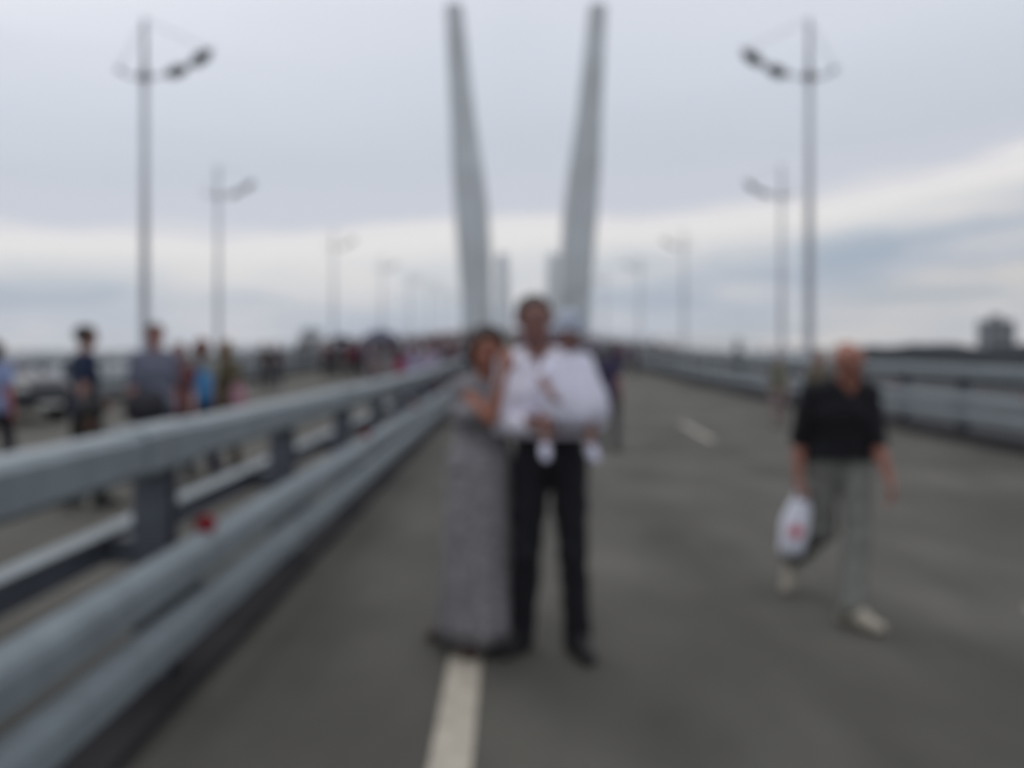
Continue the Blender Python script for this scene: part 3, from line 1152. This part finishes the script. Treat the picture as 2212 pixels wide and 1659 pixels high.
# --- the woman in the long grey dress
YW = 4.02
JW = pose(1.62, True, pelvis=(-.14, 0, .93), belly=(-.135, .0, 1.04), chest=(-.13, .0, 1.20), neck=(-.125, .0, 1.355), head=(-.115, -.02, 1.500),
          sha=(-.235, -.04, 1.305), shb=(-.01, .07, 1.30), ela=(-.085, -.20, 1.165), elb=(.10, .12, 1.12), wra=(-.030, -.22, 1.38), wrb=(.20, .17, 1.20),
          hipa=(-.22, 0, .88), hipb=(-.07, 0, .88), kna=(-.26, .04, .47), knb=(-.08, -.01, .47), ana=(-.27, .13, .085), anb=(-.15, .0, .08),
          toea=(-.375, .09, .035), toeb=(-.19, -.15, .03))
rings = [(1.0, -.138, .0, .135, .108), (.93, -.14, .0, .155, .125), (.85, -.145, .0, .165, .13), (.70, -.15, .01, .172, .145), (.50, -.157, .02, .178, .16),
         (.30, -.162, .02, .185, .18), (.15, -.166, .02, .190, .20), (.065, -.166, .02, .192, .205)]
person(JW, (0, YW, 0), 0, "dark haired woman in long grey dress hugging the man in white", skin=(.27, .112, .075), hairc=(.020, .012, .012), top=(.19, .185, .20),
       bottom=(.20, .193, .205), shoe=(.05, .028, .024), vox=.007, sleeve=0, fwd=(.15, -1, -.08), up=(.16, 0, 1), hair='full', skirt=(rings, .11), topname="dress_bodice",
       hem=.90, neckcut=.06, hands={'a': ((.15, -.1, 1), (1, 0, 0), (0, 1, 0), .35), 'b': ((1, 0, .1), (0, 0, 1), (0, -1, 0), .4)})

# --- the walking man
XC, YC = 1.905, 4.60
JC = pose(1.62, pelvis=(-.0, 0, .87), belly=(.0, -.02, .99), chest=(.0, -.04, 1.16), neck=(.01, -.065, 1.315), head=(.008, -.11, 1.435),
          sha=(-.165, -.03, 1.25), shb=(.140, -.06, 1.25), ela=(-.215, .04, .98), elb=(.170, -.10, .98), wra=(-.235, .00, .765), wrb=(.205, -.18, .785),
          hipa=(-.088, .02, .83), hipb=(.085, -.02, .83), kna=(-.075, .05, .45), knb=(.05, -.13, .45), ana=(-.14, .37, .21), anb=(-.045, -.26, .095),
          toea=(-.19, .31, .045), toeb=(.035, -.385, .035))
person(JC, (XC, YC, 0), 0, "balding older man in black polo walking with a white carrier bag", skin=(.27, .115, .085), hairc=(.34, .30, .26), top=(.010, .010, .013),
       bottom=(.155, .16, .146), shoe=(.34, .31, .26), vox=.007, sleeve=.95, fwd=(.22, -1, -.22), up=(0, -.1, 1), hair='thin', neckcut=.075, fat=1.03, tleg=.078, hem=.875,
       hands={'a': ((-.02, .0, -1), (0, -1, 0), (1, 0, 0), .95), 'b': ((.15, -.25, -1), (-.3, -1, 0), (-1, 0, 0), .5)}, loose=.008)


# carrier bag
def carrier_bag(loc, rz, w, hgt, c, label, logo=None, tilt=0.0, name="carrier_bag", depth=.09, cat="bag", handles=True):
    root = empty(name, loc, rz)
    root.rotation_euler = (0, tilt, rz)
    tag(root, label, cat)
    m = cloth_mat(c, .55, .08, 9, "bag_film")
    mb = MB()
    n = 28
    rows = [(-.07, .30, .25), (-.10, .42, .45), (-.16, .50, .75), (-.25, .53, 1.0), (-.36, .5, 1.05), (-.42, .46, .9), (-.435, .38, .5)]
    for (z, a, b) in rows:
        for j in range(n):
            u = 2 * math.pi * j / n
            q = 1 + .05 * math.sin(3 * u + z * 30) + .03 * math.sin(7 * u - z * 50)
            mb.v.append((a * w * q * math.copysign(abs(math.cos(u)) ** .7, math.cos(u)), b * depth * .5 * q * math.copysign(abs(math.sin(u)) ** .8, math.sin(u)), z / .435 * hgt))
    for k_ in range(len(rows) - 1):
        for j in range(n):
            q_ = k_ * n
            mb.f.append((q_ + j, q_ + (j + 1) % n, q_ + n + (j + 1) % n, q_ + n + j))
    mb.f.append(tuple((len(rows) - 1) * n + j for j in range(n)))
    mb.build("bag_body", m, root, True)
    if handles:
        for s in (-1, 1):
            MB().tube([(s * w * .26, 0, -.075 / .435 * hgt), (s * w * .2, 0, -.03), (0, 0, .005)], [.012, .01, .009], 6).build("handle", m, root, True)
    if logo:
        mb = MB()
        n = 20
        for j in range(n):
            u = 2 * math.pi * j / n
            mb.v.append((-.012 + .038 * math.cos(u), -depth * .5 * 1.14, -.62 * hgt + .036 * math.sin(u)))
        for j in range(n):
            u = 2 * math.pi * j / n
            mb.v.append((-.012 + .036 * math.cos(u), -depth * .5 * 1.0, -.62 * hgt + .034 * math.sin(u)))
        mb.f.append(tuple(range(n)))
        for j in range(n):
            mb.f.append((j, (j + 1) % n, n + (j + 1) % n, n + j))
        mb.build("printed_mark", cloth_mat(logo, .5, .05, 10, "print"), root)
    return root


carrier_bag((XC - .212, YC - .005, .70), 0, .145, .385, (.62, .63, .72), "white plastic carrier bag with a round red mark in the walking man's hand", (.55, .10, .13), tilt=R(11))


def umbrella(loc, c, label, r=.55):
    root = empty("umbrella", loc)
    tag(root, label, "umbrella")
    mb = MB()
    n, rr = 32, 9
    for k_ in range(rr):
        a = k_ / (rr - 1)
        for j in range(n):
            u = 2 * math.pi * j / n
            sc = 1 - .05 * a * abs(math.sin(4 * u))
            mb.v.append((a * r * math.cos(u) * sc, a * r * math.sin(u) * sc, .30 * r / .55 * (1 - a ** 2.0) - .03 * a * (1 - abs(math.sin(4 * u)))))
    for k_ in range(rr - 1):
        for j in range(n):
            q_ = k_ * n
            mb.f.append((q_ + j, q_ + (j + 1) % n, q_ + n + (j + 1) % n, q_ + n + j))
    cn = mb.build("canopy", cloth_mat(c, .7), root, True)
    so = cn.modifiers.new("thickness", 'SOLIDIFY')
    so.thickness = .004
    MB().tube([(0, 0, .37), (0, 0, -.62)], .006, 8).build("shaft", M_STEELD, root)
    MB().tube([(0, 0, -.6), (0, 0, -.70), (.02, 0, -.73), (.045, 0, -.71)], .013, 8).build("handle", M_LAMP, root, True)
    return root


# --- background pedestrians
rn = random.Random(11)


def walker(h=1.7, fem=False, stride=.12, ph=1, arms=0.1):
    s = h / 1.75
    J = pose(h, fem)
    for c, sg in (('a', ph), ('b', -ph)):
        J['kn' + c] = J['kn' + c] + V3(0, -stride * .7 * sg - .03, 0)
        J['an' + c] = J['an' + c] + V3(0, -stride * 1.3 * sg, .03 * s if sg < 0 else 0)
        J['toe' + c] = J['toe' + c] + V3(0, -stride * 1.3 * sg, 0)
        J['el' + c] = J['el' + c] + V3(0, arms * .5 * sg, 0)
        J['wr' + c] = J['wr' + c] + V3(0, arms * 1.2 * sg - .03, 0)
    return J


def ped(xv, y, h, rz, label, vox=.014, **kw):
    fem = kw.pop('fem', False)
    J = kw.pop('J', None) or walker(h, fem, kw.pop('stride', .10), kw.pop('ph', 1))
    kw.pop('stride', 0)
    kw['fat'] = kw.get('fat', 1.0) * .92
    kw.pop('ph', 0)
    x = xt(xv, y)
    z = deck_z(y) + (.10 if (x > RB or x < lb(y)) else 0)
    return person(J, (x + drift(y), y, z), rz, label, vox=vox, group=kw.pop('group', "pedestrians beyond the median"), **kw), x, z


PI = math.pi
# left foreground group
Jn = walker(1.75, False, .10)
Jn['wrb'] = V3(.22, -.20, 1.00)
Jn['elb'] = V3(.21, .02, 1.12)
ped(183, 7.7, 1.75, R(138), "man in navy t-shirt and dark trousers walking away beyond the median", J=Jn, top=(.010, .018, .045), bottom=(.022, .022, .020), skin=(.28, .16, .13), fat=1.05)
ped(-10, 9.0, 1.62, R(190), "woman in light blue top at the left edge of the picture", fem=True, hair='bob', top=(.20, .25, .42), bottom=(.025, .022, .03), skin=(.38, .13, .12))
Jp = walker(1.78, False, .09, -1)
Jp['wra'] = V3(-.24, -.12, .98)
ped(334, 8.0, 1.79, R(38), "man in grey blue checked shirt with a black shoulder bag", J=Jp, top=(.12, .13, .18), bottom=(.012, .012, .018), skin=(.28, .13, .11), fat=1.05, sleeve=.8)
ped(386, 9.4, 1.61, R(10), "woman with a dark red top behind the man with the black bag", fem=True, hair='bob', hairc=(.20, .16, .15), top=(.11, .045, .05), bottom=(.03, .028, .04), skin=(.34, .2, .18))
ped(436, 9.8, 1.66, R(175), "brown haired woman in pale top carrying a blue bag", fem=True, hair='long', hairc=(.12, .045, .028), top=(.20, .20, .18), bottom=(.02, .022, .05), skin=(.3, .17, .13), shoe=(.015, .018, .05))
ped(488, 10.2, 1.64, R(185), "woman in long olive jacket beside the one with the blue bag", fem=True, hair='bob', hairc=(.16, .10, .05), top=(.09, .078, .05), bottom=(.075, .06, .045), hem=.72, sleeve=1.8)
carrier_bag((xt(336, 7.8), 7.60, 1.17), R(20), .36, .34, (.012, .012, .018), "large black shoulder bag at the hip of the man in checked shirt", name="shoulder_bag", depth=.2)
carrier_bag((xt(432, 9.5), 9.50, 1.36), R(10), .27, .50, (.035, .16, .34), "bright blue bag on the back of the brown haired woman", name="rucksack", depth=.2, handles=True)
carrier_bag((xt(515, 9.9), 9.9, 1.16), R(0), .20, .42, (.36, .20, .24), "pink bag carried beside the olive jacket", name="tote_bag", depth=.1)

carrier_bag((xt(214, 7.6), 7.42, 1.12), R(10), .24, .24, (.015, .015, .016), "small black bag in the hand of the man in navy", name="hand_bag", depth=.16)


def car(loc, rz, label):
    root = empty("parked_car", loc, rz)
    tag(root, label, "car")
    paint = mat("car_paint", (.034, .038, .048), .35, .0, .05, 4)
    glass = mat("car_glass", (.012, .014, .028), .1, 0, .05, 4)
    rubber = mat("tyre_rubber", (.012, .012, .012), .8, 0, .1, 20)
    trim = mat("car_trim", (.02, .02, .022), .6, 0, .1, 10)
    roofm = mat("car_roof_paint", (.022, .026, .055), .3, .2, .05, 4)

    def loft(stats, name, m, par, sub=2):
        mb = MB()
        n = len(stats[0][1])
        for x, sec in stats:
            for (y, z) in sec:
                mb.v.append((x, y, z))
        for k_ in range(len(stats) - 1):
            for j_ in range(n):
                mb.f.append((k_ * n + j_, k_ * n + (j_ + 1) % n, (k_ + 1) * n + (j_ + 1) % n, (k_ + 1) * n + j_))
        mb.f.append(tuple(range(n))[::-1])
        mb.f.append(tuple((len(stats) - 1) * n + j_ for j_ in range(n)))
        o = mb.build(name, m, par, True)
        sb = o.modifiers.new("soft", 'SUBSURF')
        sb.levels = sb.render_levels = sub
        return o

    def sec(w, zb, zt_, wt):
        return [(-w * .92, zb), (-w, zb + .12), (-w, zt_ - .18), (-wt, zt_), (0, zt_ + .03), (wt, zt_), (w, zt_ - .18), (w, zb + .12), (w * .92, zb), (0, zb)]
    loft([(-2.15, sec(.72, .38, .92, .6)), (-2.10, sec(.84, .30, 1.02, .74)), (-1.2, sec(.90, .24, 1.08, .80)), (0, sec(.90, .22, 1.08, .80)), (.75, sec(.90, .22, 1.08, .80)),
          (1.35, sec(.89, .24, 1.02, .76)), (1.95, sec(.84, .28, .94, .68)), (2.18, sec(.70, .34, .80, .55))], "body", paint, root)
    loft([(-1.85, [(-.78, 1.0), (-.74, 1.12), (-.6, 1.2), (.6, 1.2), (.74, 1.12), (.78, 1.0)]), (-1.55, [(-.80, 1.0), (-.70, 1.35), (-.56, 1.50), (.56, 1.50), (.70, 1.35), (.80, 1.0)]),
          (-.3, [(-.80, 1.0), (-.70, 1.42), (-.58, 1.57), (.58, 1.57), (.70, 1.42), (.80, 1.0)]), (.25, [(-.80, 1.0), (-.70, 1.38), (-.58, 1.53), (.58, 1.53), (.70, 1.38), (.80, 1.0)]),
          (1.05, [(-.78, .98), (-.76, 1.06), (-.66, 1.1), (.66, 1.1), (.76, 1.06), (.78, .98)])], "cabin_glass", glass, root, 1)
    loft([(-1.75, [(-.56, 1.46), (-.5, 1.50), (.5, 1.50), (.56, 1.46)]), (-1.2, [(-.66, 1.53), (-.56, 1.585), (.56, 1.585), (.66, 1.53)]), (-.3, [(-.67, 1.56), (-.58, 1.62), (.58, 1.62), (.67, 1.56)]),
          (.3, [(-.64, 1.50), (-.54, 1.55), (.54, 1.55), (.64, 1.50)])], "roof", roofm, root, 2)
    for sx in (-1.32, 1.36):
        for sy in (-1, 1):
            w = empty("wheel", (sx, sy * .80, .33), 0, root)
            MB().tube([(0, -.10, 0), (0, -.085, 0), (0, .085, 0), (0, .10, 0)], [.30, .33, .33, .30], 28).build("tyre", rubber, w, True)
            MB().tube([(0, -.108, 0), (0, .108, 0)], .19, 20).build("rim", M_STEEL, w)
    for sy in (-1, 1):
        MB().tube([(1.98, sy * .58, .72), (2.16, sy * .52, .72)], [.13, .09], 14, ecc=.6).build("headlight", M_GLASS, root, True)
        MB().tube([(.72, sy * .88, 1.08), (.74, sy * 1.02, 1.12)], [.05, .09], 10).build("wing_mirror", paint, root, True)
        MB().tube([(-2.10, sy * .66, .88), (-2.17, sy * .60, .88)], [.12, .09], 12).build("tail_light", M_RED, root, True)
    MB().box(2.02, 2.20, -.45, .45, .44, .56).build("grille", trim, root)
    MB().box(2.10, 2.215, -.26, .26, .34, .43).build("number_plate", mat("plate_white", (.5, .5, .5), .5, 0, .05, 5), root)


car((px(148, 17.2) - 2.0, 17.3, deck_z(17.3)), R(-22), "dark grey car with dark blue roof parked at the left edge of the picture")

# right carriageway and walkway
G2 = "pedestrians on the right carriageway"
ped(1314, 12.0, 1.64, R(160), "woman in dark purple top walking behind the toddler", fem=True, hair='bob', top=(.040, .034, .070), bottom=(.075, .075, .08), skin=(.30, .14, .12), hairc=(.1, .1, .11), fat=1.2, group=G2)
ped(1683, 15.5, 1.42, R(-20), "child in khaki top and pink skirt near the right barrier", fem=True, hair='bob', hairc=(.05, .045, .04), top=(.13, .135, .10), bottom=(.20, .15, .15), trouser=.5, group=G2, skin=(.3, .2, .18))
ped(1768, 11.5, 1.52, R(15), "brown haired woman half hidden behind the walking man's shoulder", fem=True, hair='long', hairc=(.13, .085, .06), top=(.10, .085, .06), bottom=(.08, .08, .08), group=G2)
ped(1594, 31.0, 1.72, R(90), "dark blue figure on the walkway behind the right barrier", top=(.04, .055, .08), bottom=(.03, .03, .04), hairc=(.04, .05, .06), skin=(.1, .09, .09), vox=.02, group=G2, fat=1.15)
for xv, y, h, rz, lab, c, b in ((1372, 40, 1.7, 10, "figure in slate blue left of the far crowd on the right lane", (.06, .07, .11), (.03, .03, .04)),
                                (1412, 44, 1.68, 170, "figure in brown jacket in the far crowd on the right lane", (.09, .06, .05), (.05, .045, .045)),
                                (1446, 39, 1.62, 20, "figure in grey near the right barrier in the far crowd", (.10, .10, .12), (.05, .05, .055))):
    ped(xv, y, h, R(rz), lab, vox=.022, top=c, bottom=b, group=G2)

# left carriageway, further out
G3 = "pedestrians far down the left carriageway"
for i, (xv, y, h, rz, lab, kw) in enumerate((
        (570, 29, 1.66, 170, "man in black standing left in the pair beyond the median", dict(top=(.02, .022, .025), bottom=(.02, .02, .02))),
        (597, 29.5, 1.68, 185, "woman with pinkish hair and dark coat right in the pair", dict(fem=True, hair='bob', hairc=(.28, .17, .16), top=(.028, .028, .045), bottom=(.025, .025, .04))),
        (648, 43, 1.62, 20, "figure in dark brown coat left of the umbrellas", dict(top=(.04, .025, .025), bottom=(.04, .03, .028))),
        (668, 46, 1.68, 160, "figure in black beside the brown coat", dict(top=(.03, .025, .03), bottom=(.03, .03, .03))),
        (700, 42, 1.62, 0, "figure in olive brown near the far umbrella", dict(top=(.07, .06, .055), bottom=(.05, .045, .04))),
        (728, 38, 1.62, 180, "person under the small dark umbrella", dict(top=(.05, .05, .06), bottom=(.05, .045, .04))),
        (752, 38, 1.56, 180, "woman in a maroon coat near the umbrellas", dict(fem=True, hair='bob', top=(.10, .02, .03), bottom=(.035, .015, .018), hem=.6)),
        (806, 22.5, 1.62, 170, "person in pale pink shirt under the larger navy umbrella", dict(fem=True, hair='short', top=(.26, .22, .24), bottom=(.16, .15, .17), fat=1.15)),
        (838, 22.0, 1.60, 190, "person in pale grey shirt sharing the larger navy umbrella", dict(top=(.22, .22, .23), bottom=(.12, .11, .14))),
        (866, 20.5, 1.50, 175, "person in crimson top right of the navy umbrella", dict(fem=True, hair='bob', top=(.22, .02, .06), bottom=(.12, .07, .12))),
        (892, 19.0, 1.52, 180, "person in lilac top with dark skirt by the median", dict(fem=True, hair='short', hairc=(.3, .28, .4), top=(.26, .25, .38), bottom=(.05, .05, .08))),
        (926, 17.0, 1.68, 170, "man in lilac shirt facing the median barrier", dict(top=(.28, .25, .34), bottom=(.10, .09, .12), skin=(.28, .14, .13))),
        (968, 23.0, 1.62, 180, "person in charcoal clothes nearest the woman in grey", dict(top=(.055, .045, .06), bottom=(.05, .05, .055))),
        (990, 30.0, 1.62, 180, "person in plum jacket just left of the woman in grey", dict(fem=True, hair='bob', top=(.10, .06, .09), bottom=(.05, .05, .055))))):
    ped(xv, y, h, R(rz), lab, vox=.02, group=G3, **kw)
umbrella((xt(822, 22.1), 22.1, deck_z(22) + 1.72), (.045, .05, .085), "larger navy umbrella over two pale figures in the left crowd", .62)
umbrella((xt(736, 37.8), 37.8, deck_z(38) + 1.62), (.025, .032, .045), "small dark umbrella in the left crowd", .66)

# ------------------------------------------------------------------ the crowd beyond (one mass)
protos = []
for q in range(4):
    Jq = walker(1.7, q % 2 == 1, .1, 1 if q < 2 else -1)
    F, lo = None, None
    pr = []
    for sg in (-1, 1):
        o = V3(.055 * sg, 0, 0)
        pr += [(Jq['pelvis'] + o, .125, Jq['chest'] + o, .125, .03, .8), (Jq['chest'] + o, .125, Jq['neck'] + o, .06, .03, .8)]
    for c in 'ab':
        pr += [(Jq['sh' + c], .065, Jq['el' + c], .055, .02, 1), (Jq['el' + c], .05, Jq['wr' + c], .035, .02, 1), (Jq['hip' + c], .1, Jq['kn' + c], .075, .02, 1),
               (Jq['kn' + c], .07, Jq['an' + c], .06, .02, 1), (Jq['an' + c], .04, Jq['toe' + c], .035, .01, 1)]
    pr += [(Jq['neck'], .055, Jq['head'], .05, .02, 1), (Jq['head'] + V3(0, .01, .03), .095, Jq['head'] + V3(0, -.02, -.04), .065, .02, 1)]
    F, lo = field(pr, .04)
    a, b = surface_nets(F, lo, .04)
    cz = a[b].mean(1)[:, 2]
    protos.append((a, b, np.where(cz > 1.47, 0, np.where(cz > .93, 1, 2))))
TOPS = [(.02, .02, .03), (.12, .02, .03), (.05, .06, .12), (.32, .29, .36), (.07, .055, .045), (.42, .41, .42), (.18, .16, .20), (.14, .06, .11), (.03, .03, .05)]
cm = [skin_mat((.16, .09, .08))] + [cloth_mat(c) for c in TOPS] + [cloth_mat((.03, .03, .035))]
for nm, x0, x1, n, seed, lab in (("crowd", -10.0, -2.6, 210, 3, "dense far crowd filling the left carriageway as it climbs"),
                                 ("crowd", 0.8, 7.1, 130, 5, "dense far crowd filling the right carriageway as it climbs")):
    rr = random.Random(seed)
    Vs, Qs, Ms, off = [], [], [], 0
    for i in range(n):
        a, b, m = protos[rr.randrange(4)]
        y = (37 if x0 < 0 else 40) + 215 * rr.random() ** 1.7
        x = rr.uniform(x0, x1)
        sc = rr.uniform(.88, 1.08)
        w = rr.uniform(0, 2 * PI)
        cs, sn = math.cos(w) * sc, math.sin(w) * sc
        v = np.stack([a[:, 0] * cs - a[:, 1] * sn + x + drift(y), a[:, 0] * sn + a[:, 1] * cs + y, a[:, 2] * sc + deck_z(y)], 1)
        Vs.append(v)
        Qs.append(b + off)
        off += len(v)
        t_ = 1 + rr.randrange(len(TOPS))
        Ms.append(np.where(m == 0, 0, np.where(m == 1, t_, len(TOPS) + 1)))
    tag(mesh_obj(nm, np.concatenate(Vs), np.concatenate(Qs), cm, smooth=True, midx=np.concatenate(Ms)), lab, "crowd", kind="stuff")

# ------------------------------------------------------------------ haze
hz = MB().box(-4000, 4000, -420, 3700, -61, 185)
hm = bpy.data.materials.new("haze")
hm.use_nodes = True
tr = hm.node_tree
tr.nodes.clear()
pv = tr.nodes.new("ShaderNodeVolumePrincipled")
pv.inputs["Color"].default_value = (.93, .95, 1.0, 1)
pv.inputs["Density"].default_value = 0.00022
pv.inputs["Anisotropy"].default_value = 0.3
oo = tr.nodes.new("ShaderNodeOutputMaterial")
tr.links.new(pv.outputs[0], oo.inputs["Volume"])
tag(hz.build("haze", hm), "pale haze over the bay", "haze", kind="stuff")
